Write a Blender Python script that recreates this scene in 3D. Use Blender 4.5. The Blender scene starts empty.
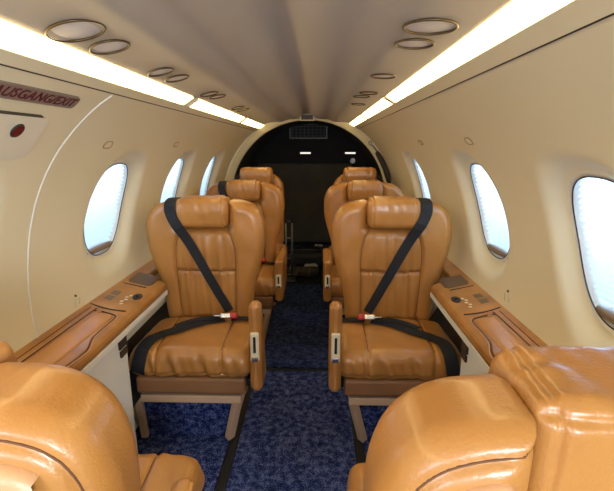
import bpy, bmesh, math, random
import numpy as np
from mathutils import Vector, Matrix
from mathutils.bvhtree import BVHTree
random.seed(4)
C = bpy.context.scene
COL = C.collection
PI = math.pi

# ------------------------------------------------------------------ camera, light, exposure
cd = bpy.data.cameras.new('camera'); cam = bpy.data.objects.new('camera', cd); COL.objects.link(cam)
F = 420.0
cd.sensor_fit = 'HORIZONTAL'; cd.sensor_width = 36.0; cd.lens = 36.0 * F / 614.0; cd.clip_start = .02
pitch = math.atan((245.5 - 147) / F); yaw = math.atan(11 / F * math.cos(pitch))
cam.location = (.087, 0, 1.25); cam.rotation_euler = (PI / 2 - pitch, 0, yaw)
C.camera = cam
C.view_settings.view_transform = 'Standard'; C.view_settings.look = 'None'
C.view_settings.exposure = 0.72; C.view_settings.gamma = 1.0
C.view_settings.use_curve_mapping = False

w = bpy.data.worlds.new('sky'); C.world = w; w.use_nodes = True
w.node_tree.nodes['Background'].inputs[0].default_value = (.70, .82, 1.0, 1)
w.node_tree.nodes['Background'].inputs[1].default_value = .35

def area(name, loc, rot, sx, sy, power, col):
    l = bpy.data.lights.new(name, 'AREA'); l.shape = 'RECTANGLE'; l.size = sx; l.size_y = sy
    l.energy = power; l.color = col
    o = bpy.data.objects.new(name, l); COL.objects.link(o); o.location = loc; o.rotation_euler = rot
    return o
# daylight from the flight deck windshield behind the camera
area('windshield_daylight', (-.1, -1.5, 1.25), (math.radians(84), 0, 0), 1.3, .45, 5.5, (.93, .95, 1.0))
area('side_windshield_daylight', (.62, -.85, 1.22), (math.radians(88), 0, math.radians(30)), .5, .45, 19.0, (.82, .90, 1.0))
area_left = ('side_windshield_daylight', (-.62, -.85, 1.25), (math.radians(86), 0, math.radians(-24)), .6, .5, 8.0, (.74, .82, 1.0))
area(*area_left)
WYS = {-1: [.80, 1.645, 2.385, 3.165], 1: [.93, 1.63, 2.66]}          # window centres along the cabin
for s in (-1, 1):
    for y in WYS[s]:
        area('window_daylight', (s * 1.20, y, 1.52), (0, s * math.radians(52), 0), .5, .5, 13.0 if s < 0 else 18.0, (.50, .74, 1.0))

# ------------------------------------------------------------------ materials
def mat(name, col, rough=.5, metal=0.0, spec=.5, var=None, vscale=8, bump=0.0, bscale=200, emit=None, estr=0, coat=0.0):
    m = bpy.data.materials.new(name); m.use_nodes = True
    nt = m.node_tree; b = nt.nodes['Principled BSDF']
    b.inputs['Base Color'].default_value = (*col, 1); b.inputs['Roughness'].default_value = rough
    b.inputs['Metallic'].default_value = metal; b.inputs['Specular IOR Level'].default_value = spec
    if coat: b.inputs['Coat Weight'].default_value = coat; b.inputs['Coat Roughness'].default_value = .15
    tc = nt.nodes.new('ShaderNodeTexCoord')
    if var:
        n = nt.nodes.new('ShaderNodeTexNoise'); n.inputs['Scale'].default_value = vscale; n.inputs['Detail'].default_value = 5
        r = nt.nodes.new('ShaderNodeValToRGB')
        r.color_ramp.elements[0].position = .32; r.color_ramp.elements[1].position = .68
        r.color_ramp.elements[0].color = (*var, 1); r.color_ramp.elements[1].color = (*col, 1)
        nt.links.new(tc.outputs['Object'], n.inputs['Vector']); nt.links.new(n.outputs['Fac'], r.inputs['Fac'])
        nt.links.new(r.outputs['Color'], b.inputs['Base Color'])
    if bump:
        n = nt.nodes.new('ShaderNodeTexNoise'); n.inputs['Scale'].default_value = bscale; n.inputs['Detail'].default_value = 4
        bp = nt.nodes.new('ShaderNodeBump'); bp.inputs['Strength'].default_value = bump; bp.inputs['Distance'].default_value = .002
        nt.links.new(tc.outputs['Object'], n.inputs['Vector']); nt.links.new(n.outputs['Fac'], bp.inputs['Height'])
        nt.links.new(bp.outputs['Normal'], b.inputs['Normal'])
    if emit:
        b.inputs['Emission Color'].default_value = (*emit, 1); b.inputs['Emission Strength'].default_value = estr
    return m

M = {}
M['leather'] = mat('tan_leather', (.455, .205, .048), .36, var=(.375, .158, .034), vscale=6, bump=.30, bscale=260, spec=.55, coat=.25)
def wrinkle(m, sc=14, dist=.006, st=.55):
    nt = m.node_tree; b = nt.nodes['Principled BSDF']; tc = [n for n in nt.nodes if n.bl_idname == 'ShaderNodeTexCoord'][0]
    mp = nt.nodes.new('ShaderNodeMapping'); mp.inputs['Scale'].default_value = (1.6, 1.6, .55)
    n = nt.nodes.new('ShaderNodeTexNoise'); n.inputs['Scale'].default_value = sc; n.inputs['Detail'].default_value = 3; n.inputs['Distortion'].default_value = .8
    bp = nt.nodes.new('ShaderNodeBump'); bp.inputs['Strength'].default_value = st; bp.inputs['Distance'].default_value = dist
    old = b.inputs['Normal'].links[0].from_node
    nt.links.new(tc.outputs['Object'], mp.inputs['Vector']); nt.links.new(mp.outputs['Vector'], n.inputs['Vector'])
    nt.links.new(n.outputs['Fac'], bp.inputs['Height']); nt.links.new(bp.outputs['Normal'], old.inputs['Normal'])
wrinkle(M['leather'], 12, .004, .45)
M['seam'] = mat('seam_thread', (.12, .045, .014), .7)
M['leather_back'] = mat('beige_backshell_leather', (.60, .33, .16), .38, var=(.56, .30, .14), vscale=5, bump=.2, bscale=300, spec=.6)
M['skirt'] = mat('brown_skirt', (.27, .125, .05), .55, var=(.23, .105, .04))
M['frame'] = mat('beige_seat_frame', (.56, .37, .23), .5)
M['lining'] = mat('cream_lining', (.76, .68, .47), .48, var=(.74, .66, .45), vscale=3, spec=.4)
M['door_lining'] = mat('pale_door_lining', (.72, .66, .52), .48, spec=.4)
M['headliner'] = mat('grey_headliner', (.46, .415, .35), .55, var=(.44, .395, .33), vscale=2.5, bump=.15, bscale=500)
M['groove'] = mat('groove_shadow_gasket', (.05, .035, .02), .8)
M['trimwhite'] = mat('white_panel', (.72, .70, .62), .45)
M['ledge'] = mat('glossy_tan_ledge', (.50, .23, .062), .36, var=(.30, .125, .03), vscale=7, spec=.45)
M['lid'] = mat('ribbed_lid_leather', (.55, .25, .068), .38, var=(.46, .20, .05), vscale=10)
M['inlay'] = mat('pale_inlay', (.60, .33, .17), .5)
M['dark'] = mat('dark_brown_slot', (.035, .018, .01), .5)
M['black'] = mat('black_plastic', (.012, .012, .013), .45)
M['belt'] = mat('black_webbing', (.008, .009, .012), .75, bump=.4, bscale=600)
M['chrome'] = mat('brushed_chrome', (.75, .74, .72), .25, metal=1.0)
M['ivory'] = mat('ivory_plastic', (.75, .66, .48), .35)
M['red'] = mat('red_button', (.42, .012, .012), .35)
M['darkred'] = mat('dark_red_lens', (.13, .008, .012), .25)
M['bronze'] = mat('bronze_bezel', (.10, .065, .03), .35, metal=.7)
M['lens'] = mat('frosted_lens', (.66, .62, .60), .45, spec=.4)
M['signplate'] = mat('grey_sign_plate', (.24, .18, .145), .5)
M['signtext'] = mat('dark_red_lettering', (.09, .003, .010), .5)
M['curtain'] = mat('black_bulkhead_cloth', (.014, .012, .013), .9, var=(.009, .008, .009), vscale=4)
M['aftpanel'] = mat('dark_olive_panel', (.060, .050, .034), .8, var=(.045, .038, .026), vscale=5)
M['bag'] = mat('black_nylon', (.012, .013, .018), .6, var=(.02, .02, .028), vscale=20)
M['greymetal'] = mat('grey_metal', (.22, .21, .2), .35, metal=.8)
M['white'] = mat('white_plastic', (.7, .7, .68), .4)
M['olive'] = mat('khaki_cloth', (.12, .09, .04), .8)
M['handle'] = mat('brown_shade_bar', (.22, .15, .10), .4)
M['tube'] = mat('warm_light_diffuser', (.9, .85, .7), .4, emit=(1.0, .75, .34), estr=8.5)
M['smalllamp'] = mat('small_lit_lamp', (.8, .8, .8), .4, emit=(1, .95, .85), estr=.55)

def carpet_mat(name, a, b, c):
    m = bpy.data.materials.new(name); m.use_nodes = True; nt = m.node_tree; p = nt.nodes['Principled BSDF']
    p.inputs['Roughness'].default_value = .95; p.inputs['Specular IOR Level'].default_value = .15
    tc = nt.nodes.new('ShaderNodeTexCoord')
    n = nt.nodes.new('ShaderNodeTexNoise'); n.inputs['Scale'].default_value = 230; n.inputs['Detail'].default_value = 3; n.inputs['Roughness'].default_value = .7
    n2 = nt.nodes.new('ShaderNodeTexNoise'); n2.inputs['Scale'].default_value = 40; n2.inputs['Detail'].default_value = 4
    mx = nt.nodes.new('ShaderNodeMath'); mx.operation = 'MULTIPLY_ADD'; mx.inputs[1].default_value = .65
    ml = nt.nodes.new('ShaderNodeMath'); ml.operation = 'MULTIPLY'; ml.inputs[1].default_value = .35
    r = nt.nodes.new('ShaderNodeValToRGB'); e = r.color_ramp.elements
    e[0].position = .44; e[0].color = (*a, 1); e[1].position = .50; e[1].color = (*b, 1)
    k = e.new(.60); k.color = (*c, 1)
    bp = nt.nodes.new('ShaderNodeBump'); bp.inputs['Strength'].default_value = .8; bp.inputs['Distance'].default_value = .004
    L = nt.links.new
    L(tc.outputs['Object'], n.inputs['Vector']); L(tc.outputs['Object'], n2.inputs['Vector'])
    L(n2.outputs['Fac'], ml.inputs[0]); L(n.outputs['Fac'], mx.inputs[0]); L(ml.outputs[0], mx.inputs[2])
    L(mx.outputs[0], r.inputs['Fac']); L(r.outputs['Color'], p.inputs['Base Color'])
    L(mx.outputs[0], bp.inputs['Height']); L(bp.outputs['Normal'], p.inputs['Normal'])
    return m
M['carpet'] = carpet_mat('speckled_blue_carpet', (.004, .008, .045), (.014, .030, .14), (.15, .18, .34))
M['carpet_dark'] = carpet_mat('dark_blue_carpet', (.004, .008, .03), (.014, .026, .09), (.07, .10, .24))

def shade_mat():
    m = bpy.data.materials.new('pleated_blind_cloth'); m.use_nodes = True; nt = m.node_tree
    nt.nodes.remove(nt.nodes['Principled BSDF'])
    d = nt.nodes.new('ShaderNodeBsdfDiffuse'); d.inputs[0].default_value = (.80, .86, .93, 1)
    t = nt.nodes.new('ShaderNodeBsdfTranslucent'); t.inputs[0].default_value = (.86, .92, 1.0, 1)
    mx = nt.nodes.new('ShaderNodeMixShader'); mx.inputs[0].default_value = .6
    nt.links.new(d.outputs[0], mx.inputs[1]); nt.links.new(t.outputs[0], mx.inputs[2])
    nt.links.new(mx.outputs[0], nt.nodes['Material Output'].inputs[0]); return m
M['blind'] = shade_mat()

def pane_mat():
    m = bpy.data.materials.new('clear_pane'); m.use_nodes = True; nt = m.node_tree
    nt.nodes.remove(nt.nodes['Principled BSDF'])
    t = nt.nodes.new('ShaderNodeBsdfTransparent'); g = nt.nodes.new('ShaderNodeBsdfGlossy'); g.inputs['Roughness'].default_value = .05
    mx = nt.nodes.new('ShaderNodeMixShader'); mx.inputs[0].default_value = .05
    nt.links.new(t.outputs[0], mx.inputs[1]); nt.links.new(g.outputs[0], mx.inputs[2])
    nt.links.new(mx.outputs[0], nt.nodes['Material Output'].inputs[0]); return m
M['pane'] = pane_mat()

# ------------------------------------------------------------------ helpers
def mesh_obj(name, verts, faces, m, parent=None, smooth=True, loc=None):
    me = bpy.data.meshes.new(name); me.from_pydata([tuple(map(float, v)) for v in verts], [], [tuple(int(i) for i in f) for f in faces]); me.update()
    if smooth: me.polygons.foreach_set('use_smooth', [True] * len(me.polygons))
    me.materials.append(m)
    o = bpy.data.objects.new(name, me); COL.objects.link(o)
    if parent: o.parent = parent
    if loc: o.location = loc
    return o

def bm_obj(name, bm, m, parent=None, smooth=False):
    me = bpy.data.meshes.new(name); bmesh.ops.recalc_face_normals(bm, faces=bm.faces[:]); bm.to_mesh(me); bm.free()
    if smooth: me.polygons.foreach_set('use_smooth', [True] * len(me.polygons))
    me.materials.append(m)
    o = bpy.data.objects.new(name, me); COL.objects.link(o)
    if parent: o.parent = parent
    return o

def empty(name, loc=(0, 0, 0), rz=0):
    o = bpy.data.objects.new(name, None); COL.objects.link(o); o.location = loc; o.rotation_euler = (0, 0, rz)
    o.empty_display_size = .05
    return o

def tag(o, label, cat, group=None):
    o['label'] = label; o['category'] = cat
    if group: o['group'] = group
    return o

def struct(o, label=None):
    o['kind'] = 'structure'
    if label: o['label'] = label
    return o

def add_box(bm, c, s, bev=0.0, rot=None, seg=2):
    g = bmesh.ops.create_cube(bm, size=1.0)
    vs = g['verts']
    for v in vs: v.co = Vector((v.co.x * s[0], v.co.y * s[1], v.co.z * s[2]))
    if bev:
        es = list({e for v in vs for e in v.link_edges})
        r = bmesh.ops.bevel(bm, geom=es, offset=bev, segments=seg, affect='EDGES', profile=.5)
        vs = list({v for f in r['faces'] for v in f.verts} | {v for v in vs if v.is_valid})
    mt = Matrix.Translation(c) @ (rot if rot else Matrix.Identity(4))
    for v in vs: v.co = mt @ v.co

def box(name, c, s, m, parent=None, bev=0.0, rot=None, smooth=False):
    bm = bmesh.new(); add_box(bm, Vector(c), s, bev, rot); return bm_obj(name, bm, m, parent, smooth)

def tube_mesh(pts, r, n=8, closed=False):
    P = [Vector(p) for p in pts]; V = []; Fc = []
    N = len(P); up = None
    for i, p in enumerate(P):
        a = P[(i - 1) % N] if (closed or i > 0) else p; b = P[(i + 1) % N] if (closed or i < N - 1) else p
        t = (b - a).normalized()
        if up is None:
            up = t.orthogonal().normalized()
        up = (up - t * up.dot(t)).normalized(); sd = t.cross(up)
        rr = r[i] if isinstance(r, (list, tuple)) else r
        for k in range(n):
            q = 2 * PI * k / n; V.append(p + (up * math.cos(q) + sd * math.sin(q)) * rr)
    M_ = N if closed else N - 1
    for i in range(M_):
        for k in range(n):
            a = i * n + k; b = i * n + (k + 1) % n; c = ((i + 1) % N) * n + (k + 1) % n; d = ((i + 1) % N) * n + k
            Fc.append((a, b, c, d))
    if not closed:
        Fc.append(tuple(range(n))[::-1]); Fc.append(tuple((N - 1) * n + k for k in range(n)))
    return V, Fc

def tube(name, pts, r, m, parent=None, n=8, closed=False):
    V, Fc = tube_mesh(pts, r, n, closed); return mesh_obj(name, V, Fc, m, parent)

def tubes(name, lst, r, m, parent=None, n=6):
    V = []; Fc = []
    for pts in lst:
        v, f = tube_mesh(pts, r, n); k = len(V); V += v; Fc += [tuple(i + k for i in q) for q in f]
    return mesh_obj(name, V, Fc, m, parent)

def catmull(P, n=8, closed=False):
    P = [Vector(p) for p in P]; N = len(P); out = []
    rng = N if closed else N - 1
    for i in range(rng):
        if closed: a, b, c, d = P[(i - 1) % N], P[i], P[(i + 1) % N], P[(i + 2) % N]
        else: a, b, c, d = P[max(i - 1, 0)], P[i], P[i + 1], P[min(i + 2, N - 1)]
        for k in range(n):
            t = k / n
            out.append(.5 * ((2 * b) + (c - a) * t + (2 * a - 5 * b + 4 * c - d) * t * t + (3 * b - a - 3 * c + d) * t ** 3))
    if not closed: out.append(P[-1])
    return out

# signed-distance sculpting: surface nets on a regular grid, then two Newton steps
def sculpt(f, lo, hi, h):
    ax = [np.arange(lo[i] - 2 * h, hi[i] + 3 * h, h) for i in range(3)]
    X = ax[0][:, None, None]; Y = ax[1][None, :, None]; Z = ax[2][None, None, :]
    v = np.broadcast_to(f(X, Y, Z), (len(ax[0]), len(ax[1]), len(ax[2]))).astype(np.float64)
    nx, ny, nz = v.shape
    s = v < 0
    acc = np.zeros((nx - 1, ny - 1, nz - 1, 3)); cnt = np.zeros((nx - 1, ny - 1, nz - 1))
    offs = [(a, b, c) for a in (0, 1) for b in (0, 1) for c in (0, 1)]
    for a in range(3):
        for o in offs:
            if o[a]: continue
            o2 = list(o); o2[a] = 1
            A = v[o[0]:nx - 1 + o[0], o[1]:ny - 1 + o[1], o[2]:nz - 1 + o[2]]
            B = v[o2[0]:nx - 1 + o2[0], o2[1]:ny - 1 + o2[1], o2[2]:nz - 1 + o2[2]]
            m = (A < 0) != (B < 0)
            t = np.where(m, A / np.where(m, A - B, 1), 0)
            for k in range(3):
                acc[..., k] += m * (o[k] + (t if k == a else 0))
            cnt += m
    idx = -np.ones(cnt.shape, dtype=np.int64); w_ = np.argwhere(cnt > 0)
    idx[tuple(w_.T)] = np.arange(len(w_))
    P = (w_ + acc[tuple(w_.T)] / cnt[tuple(w_.T)][:, None]) * h + np.array([ax[0][0], ax[1][0], ax[2][0]])
    Q = []
    for a in range(3):
        b, c = (a + 1) % 3, (a + 2) % 3
        sl0 = [slice(None)] * 3; sl1 = [slice(None)] * 3; sl0[a] = slice(0, -1); sl1[a] = slice(1, None)
        m = s[tuple(sl0)] != s[tuple(sl1)]
        e = np.argwhere(m); e = e[(e[:, b] > 0) & (e[:, c] > 0) & (e[:, b] < v.shape[b] - 1) & (e[:, c] < v.shape[c] - 1)]
        ins = s[tuple(e.T)]
        def g(db, dc):
            q = e.copy(); q[:, b] -= db; q[:, c] -= dc; return idx[tuple(q.T)]
        q = np.stack([g(1, 1), g(0, 1), g(0, 0), g(1, 0)], 1)
        q[~ins] = q[~ins][:, ::-1]; Q.append(q)
    Q = np.concatenate(Q)
    ev = lambda p: f(p[:, 0], p[:, 1], p[:, 2])
    for _ in range(2):
        d0 = ev(P); e_ = h * .3
        G = np.stack([(ev(P + np.eye(3)[k] * e_) - ev(P - np.eye(3)[k] * e_)) / (2 * e_) for k in range(3)], 1)
        n2 = (G ** 2).sum(1) + 1e-6
        st = -(d0 / n2)[:, None] * G
        ln = np.linalg.norm(st, axis=1, keepdims=True); st *= np.minimum(1, .5 * h / np.maximum(ln, 1e-9))
        P = P + st
    return P, Q

def smax(a, b, k): h = np.clip(.5 - .5 * (b - a) / k, 0, 1); return b + (a - b) * h + k * h * (1 - h)
def rbox(X, Y, Z, c, hs, r):
    qx = np.abs(X - c[0]) - hs[0] + r; qy = np.abs(Y - c[1]) - hs[1] + r; qz = np.abs(Z - c[2]) - hs[2] + r
    return np.sqrt(np.maximum(qx, 0) ** 2 + np.maximum(qy, 0) ** 2 + np.maximum(qz, 0) ** 2) + np.minimum(np.maximum(qx, np.maximum(qy, qz)), 0) - r

def poly_sdf(X, Z, P):
    P = np.asarray(P); d = np.full(np.broadcast(X, Z).shape, 1e9); sgn = np.ones(d.shape)
    n = len(P)
    for i in range(n):
        a = P[i]; b = P[(i + 1) % n]; e = b - a
        wx = X - a[0]; wz = Z - a[1]
        t = np.clip((wx * e[0] + wz * e[1]) / (e @ e + 1e-12), 0, 1)
        d = np.minimum(d, (wx - e[0] * t) ** 2 + (wz - e[1] * t) ** 2)
        c1 = Z >= a[1]; c2 = Z < b[1]; c3 = e[0] * wz > e[1] * wx
        flip = (c1 & c2 & c3) | (~c1 & ~c2 & ~c3); sgn = np.where(flip, -sgn, sgn)
    return sgn * np.sqrt(d)
def seg_d(X, Z, P):
    d = None
    for a, b in zip(P[:-1], P[1:]):
        ex, ez = b[0] - a[0], b[1] - a[1]; wx = X - a[0]; wz = Z - a[1]
        t = np.clip((wx * ex + wz * ez) / (ex * ex + ez * ez + 1e-12), 0, 1)
        q = (wx - ex * t) ** 2 + (wz - ez * t) ** 2
        d = q if d is None else np.minimum(d, q)
    return np.sqrt(d)

# ------------------------------------------------------------------ cabin shell
R, ZC = .76, .78
def cyl(s, th, y, r=R):
    t = math.radians(th); return Vector((s * r * math.cos(t), y, ZC + r * math.sin(t)))
Y0, Y1 = -.55, 3.80
TH_W = 17.0; WA, WB = .152, .190       # window half size along cabin and along the arc

def make_wall(s):
    thT, thB = (53.2 if s < 0 else 55.2), -9.0
    ny = int((Y1 - Y0) / .0115) + 1; nt_ = int(math.radians(thT - thB) * R / .0115) + 1
    ys = np.linspace(Y0, Y1, ny); ts = np.linspace(thB, thT, nt_)
    V = []; ins = np.zeros((ny, nt_), bool)
    for i, y in enumerate(ys):
        for j, t in enumerate(ts):
            yy, tt, rr = y, t, R
            for wy in WYS[s]:
                dy = y - wy
                if abs(dy) > .26: continue
                ds = math.radians(t - TH_W) * R
                q = ((abs(dy) / WA) ** 2.5 + (abs(ds) / WB) ** 2.5) ** (1 / 2.5)
                if q < .955: ins[i, j] = True
                if q < 1.0:
                    if q > .9:
                        yy = wy + dy / q; tt = TH_W + (t - TH_W) / q
                    q = 1.0
                if q < 1.5:
                    u = (1.5 - q) / .5; u = u * u * (3 - 2 * u); rr = R + .036 * u ** 1.6
                break
            V.append(cyl(s, tt, yy, rr))
    Fc = []
    for i in range(ny - 1):
        for j in range(nt_ - 1):
            if ins[i, j] or ins[i + 1, j] or ins[i, j + 1] or ins[i + 1, j + 1]:
                if ins[i, j] + ins[i + 1, j] + ins[i, j + 1] + ins[i + 1, j + 1] >= 1: continue
            a = i * nt_ + j; f = (a, a + 1, a + nt_ + 1, a + nt_)
            Fc.append(f if s > 0 else f[::-1])
    # lower side wall straight down to the floor
    k = len(V); b = cyl(s, thB, 0)
    for y in (Y0, Y1):
        V += [Vector((b.x, y, b.z + .003)), Vector((s * .752, y, 0))]
    f = (k, k + 2, k + 3, k + 1); Fc.append(f if s > 0 else f[::-1])
    # outer skin so that the wall has a thickness
    o = len(V); no = 24
    for i in range(no + 1):
        t = -60 + (thT + 4 + 60) * i / no
    return struct(mesh_obj('wall_left' if s < 0 else 'wall_right', V, Fc, M['lining']),
                  'cream curved cabin side lining with rounded window recesses')
walls = {s: make_wall(s) for s in (-1, 1)}

def cyl_patch(s, name, th0, th1, y0, y1, r0, r1, m, parent=None, n=10, ny=2, prof=None):
    """closed curved bar between radii r0 (inner) and r1 (outer) that follows the lining"""
    V = []; Fc = []
    ys = np.linspace(y0, y1, ny)
    for y in ys:
        for k in range(n + 1):
            t = th0 + (th1 - th0) * k / n; V.append(cyl(s, t, y, r0 - (prof(k / n) if prof else 0)))
        for k in range(n, -1, -1):
            t = th0 + (th1 - th0) * k / n; V.append(cyl(s, t, y, r1))
    m_ = 2 * (n + 1)
    for i in range(ny - 1):
        for k in range(m_):
            Fc.append((i * m_ + k, i * m_ + (k + 1) % m_, (i + 1) * m_ + (k + 1) % m_, (i + 1) * m_ + k))
    Fc.append(tuple(range(m_))[::-1]); Fc.append(tuple((ny - 1) * m_ + k for k in range(m_)))
    bm = bmesh.new(); vs = [bm.verts.new(v) for v in V]
    for f in Fc: bm.faces.new([vs[i] for i in f])
    o = bm_obj(name, bm, m, parent)
    for p in o.data.polygons: p.use_smooth = len(p.vertices) == 4
    md = o.modifiers.new('edge', 'EDGE_SPLIT'); md.split_angle = math.radians(40)
    return o

# valance rail between wall lining and light strip, dark gasket line, rail above the strip, headliner
ZR = 1.456
for s in (-1, 1):
    side = 'left' if s < 0 else 'right'
    lo, hi = (56.0, 59.7) if s < 0 else (58.5, 61.9)
    SL = (lo, hi)
    g0 = 53.0 if s < 0 else 55.0
    struct(cyl_patch(s, 'trim_1' if s < 0 else 'trim_2', g0, g0 + (.78 if s < 0 else .62), Y0, Y1, R - .001, R + .01, M['groove']), 'thin dark gap line running along the top of the side lining')
    struct(cyl_patch(s, 'trim_3' if s < 0 else 'trim_4', g0 + (.7 if s < 0 else .55), lo, Y0, Y1, R - .008, R + .012, M['lining']), 'cream valance rail below the light strip')
    struct(cyl_patch(s, 'trim_5' if s < 0 else 'trim_6', lo - .05, hi + .05, Y0, Y1, R + .004, R + .014, M['lining']), 'recess bed behind the light strip')
    segs = [(-.5, 1.66), (1.70, 2.80), (2.84, 3.77)] if s < 0 else [(.50, 1.77), (1.80, 2.72), (2.75, 3.75)]
    where = {-1: ['nearest and longest segment of the left ceiling light strip above the exit sign',
                  'middle segment of the left ceiling light strip',
                  'farthest short segment of the left light strip beside the arch'],
             1: ['nearest and longest segment of the right ceiling light strip',
                 'middle segment of the right ceiling light strip',
                 'farthest short segment of the right light strip beside the arch']}[s]
    for i, (a, b) in enumerate(segs):
        e = empty('light_strip', cyl(s, (lo + hi) / 2, (a + b) / 2, R)); tag(e, 'glowing ' + where[i], 'ceiling light', 'light strips along the cabin ceiling')
        d = cyl_patch(s, 'diffuser', lo + .1, hi - .1, a, b, R - .005, R + .003, M['tube'])
        d.parent = e; d.matrix_parent_inverse = Matrix.Translation(-e.location)
        for yy in (a + .006, b - .006):
            c = cyl_patch(s, 'end_cap', lo, hi, yy - .010, yy + .010, R - .010, R + .004, M['ivory'])
            c.parent = e; c.matrix_parent_inverse = Matrix.Translation(-e.location)

def ceil_z(x):
    xe = .3885 if x < 0 else .3597; ze = 1.431 if x < 0 else 1.447      # meets the outer edge of each light strip
    ax_ = abs(x)
    if ax_ > .25:
        u = max(0, min(1, (ax_ - .25) / (xe - .25))); return 1.459 - (1.459 - ze) * u ** 2.6
    u = ax_ / .25; b = .5 - .5 * math.cos(PI * min(1, (1 - u) / .42))
    return 1.459 + .030 * b + .034 * math.exp(-(u / .26) ** 2) - .006 * math.exp(-((u - .5) / .2) ** 2)
def make_ceiling():
    V = []; Fc = []; xs = np.concatenate([np.linspace(-.3885, -.25, 12)[:-1], np.linspace(-.25, .25, 50), np.linspace(.25, .3597, 12)[1:]])
    ys = np.linspace(Y0, Y1, 12); n = len(xs)
    for y in ys:
        for x in xs: V.append((x, y, ceil_z(x)))
    for i in range(len(ys) - 1):
        for k in range(n - 1):
            q = i * n + k; Fc.append((q, q + 1, q + n + 1, q + n))
    return struct(mesh_obj('ceiling', V, Fc, M['headliner']), 'smooth grey-beige headliner between the two light strips')
make_ceiling()

# outer hull keeps daylight out everywhere but at the windows
def make_hull():
    V = []; Fc = []; n = 64; ro = R + .075
    ys = np.arange(Y0, 4.95, .05); th = np.linspace(-40, 220, 2 * n + 1)
    for y in ys:
        for t in th:
            V.append((ro * math.cos(math.radians(t)), y, ZC + ro * math.sin(math.radians(t))))
    m_ = len(th)
    for i in range(len(ys) - 1):
        for k in range(m_ - 1):
            yc = (ys[i] + ys[i + 1]) / 2; tc = (th[k] + th[k + 1]) / 2; tt = tc if tc < 90 else 180 - tc
            if any(abs(yc - wy) < WA + .05 for wy in WYS[1 if tc < 90 else -1]) and abs(tt - TH_W) < math.degrees((WB + .03) / R): continue
            q = i * m_ + k; Fc.append((q, q + 1, q + m_ + 1, q + m_))
    return struct(mesh_obj('wall_hull', V, Fc, M['black']), 'outer skin of the fuselage')
make_hull()

# windows
def make_window(s, wy, i):
    root = empty('window_%d' % i, cyl(s, TH_W, wy)); root['kind'] = 'structure'
    root['label'] = 'rounded cabin window with a lowered white pleated blind'
    inv = Matrix.Translation(-root.location)
    def adopt(o): o.parent = root; o.matrix_parent_inverse = inv; return o
    def ring(r, k, n=72):
        out = []
        for j in range(n):
            q = 2 * PI * j / n; c, sn = math.cos(q), math.sin(q)
            e = 2 / 2.5; yy = wy + k * WA * math.copysign(abs(c) ** e, c); ds = k * WB * math.copysign(abs(sn) ** e, sn)
            out.append(cyl(s, TH_W + math.degrees(ds / R), yy, r))
        return out
    # reveal sleeve from lining to blind and dark rubber seal
    A = ring(R + .034, 1.02); B = ring(R + .036, .955); Cc = ring(R + .072, .955); n = len(A)
    V = A + B + Cc; Fc = [(r_ * n + j, r_ * n + (j + 1) % n, (r_ + 1) * n + (j + 1) % n, (r_ + 1) * n + j) for r_ in (0, 1) for j in range(n)]
    adopt(mesh_obj('window_frame', V, Fc, M['trimwhite']))
    adopt(tube('window_seal', ring(R + .036, .957), .0018, M['black'], closed=True))
    # clear inner pane
    P = ring(R + .040, .96); c = cyl(s, TH_W, wy, R + .040)
    # curved pane: rows across
    def sheet(name, r, m, pleat, ybot=None):
        V = []; Fc = []; nz = 120 if pleat else 16; nyy = 8
        for a in range(nz + 1):
            ds = -WB * 1.0 + 2.0 * WB * a / nz
            rr = r + (pleat * (1 if a % 2 else -1) if pleat else 0)
            for b in range(nyy + 1):
                k = max(0.0, 1 - (abs(ds) / (WB * 1.0)) ** 2.5) ** (1 / 2.5)
                V.append(cyl(s, TH_W + math.degrees(ds / R), wy + WA * .985 * max(k, .02) * (-1 + 2 * b / nyy), rr))
        for a in range(nz):
            for b in range(nyy):
                q = a * (nyy + 1) + b; Fc.append((q, q + 1, q + nyy + 2, q + nyy + 1))
        return adopt(mesh_obj(name, V, Fc, m, smooth=not pleat))
    sheet('pane', R + .041, M['pane'], 0)
    b = sheet('pleated_blind', R + .057, M['blind'], 0)
    # real zig-zag pleats, 30 folds
    V = []; Fc = []; nz = 44
    for a in range(nz + 1):
        ds = -WB * .96 + 1.92 * WB * a / nz; rr = R + .057 + .0075 * (1 if a % 2 else -1)
        k = max(0.0, 1 - (abs(ds) / WB) ** 2.5) ** (1 / 2.5)
        for sg in (-1, 1): V.append(cyl(s, TH_W + math.degrees(ds / R), wy + sg * WA * .95 * k, rr))
    for a in range(nz): q = 2 * a; Fc.append((q, q + 1, q + 3, q + 2))
    me = mesh_obj('pleated_blind', V, Fc, M['blind'], smooth=False)
    old = b.data; b.data = me.data; bpy.data.objects.remove(me)
    # grab bar at the foot of the blind
    bar = [cyl(s, TH_W - math.degrees(WB * .84 / R), wy + WA * u, R + .045) for u in np.linspace(-.62, .62, 9)]
    adopt(tube('blind_handle', bar, [.008, .012, .014, .015, .015, .015, .014, .012, .008], M['handle']))
k = 1
for s in (-1, 1):
    for wy in WYS[s]: make_window(s, wy, k); k += 1

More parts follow.
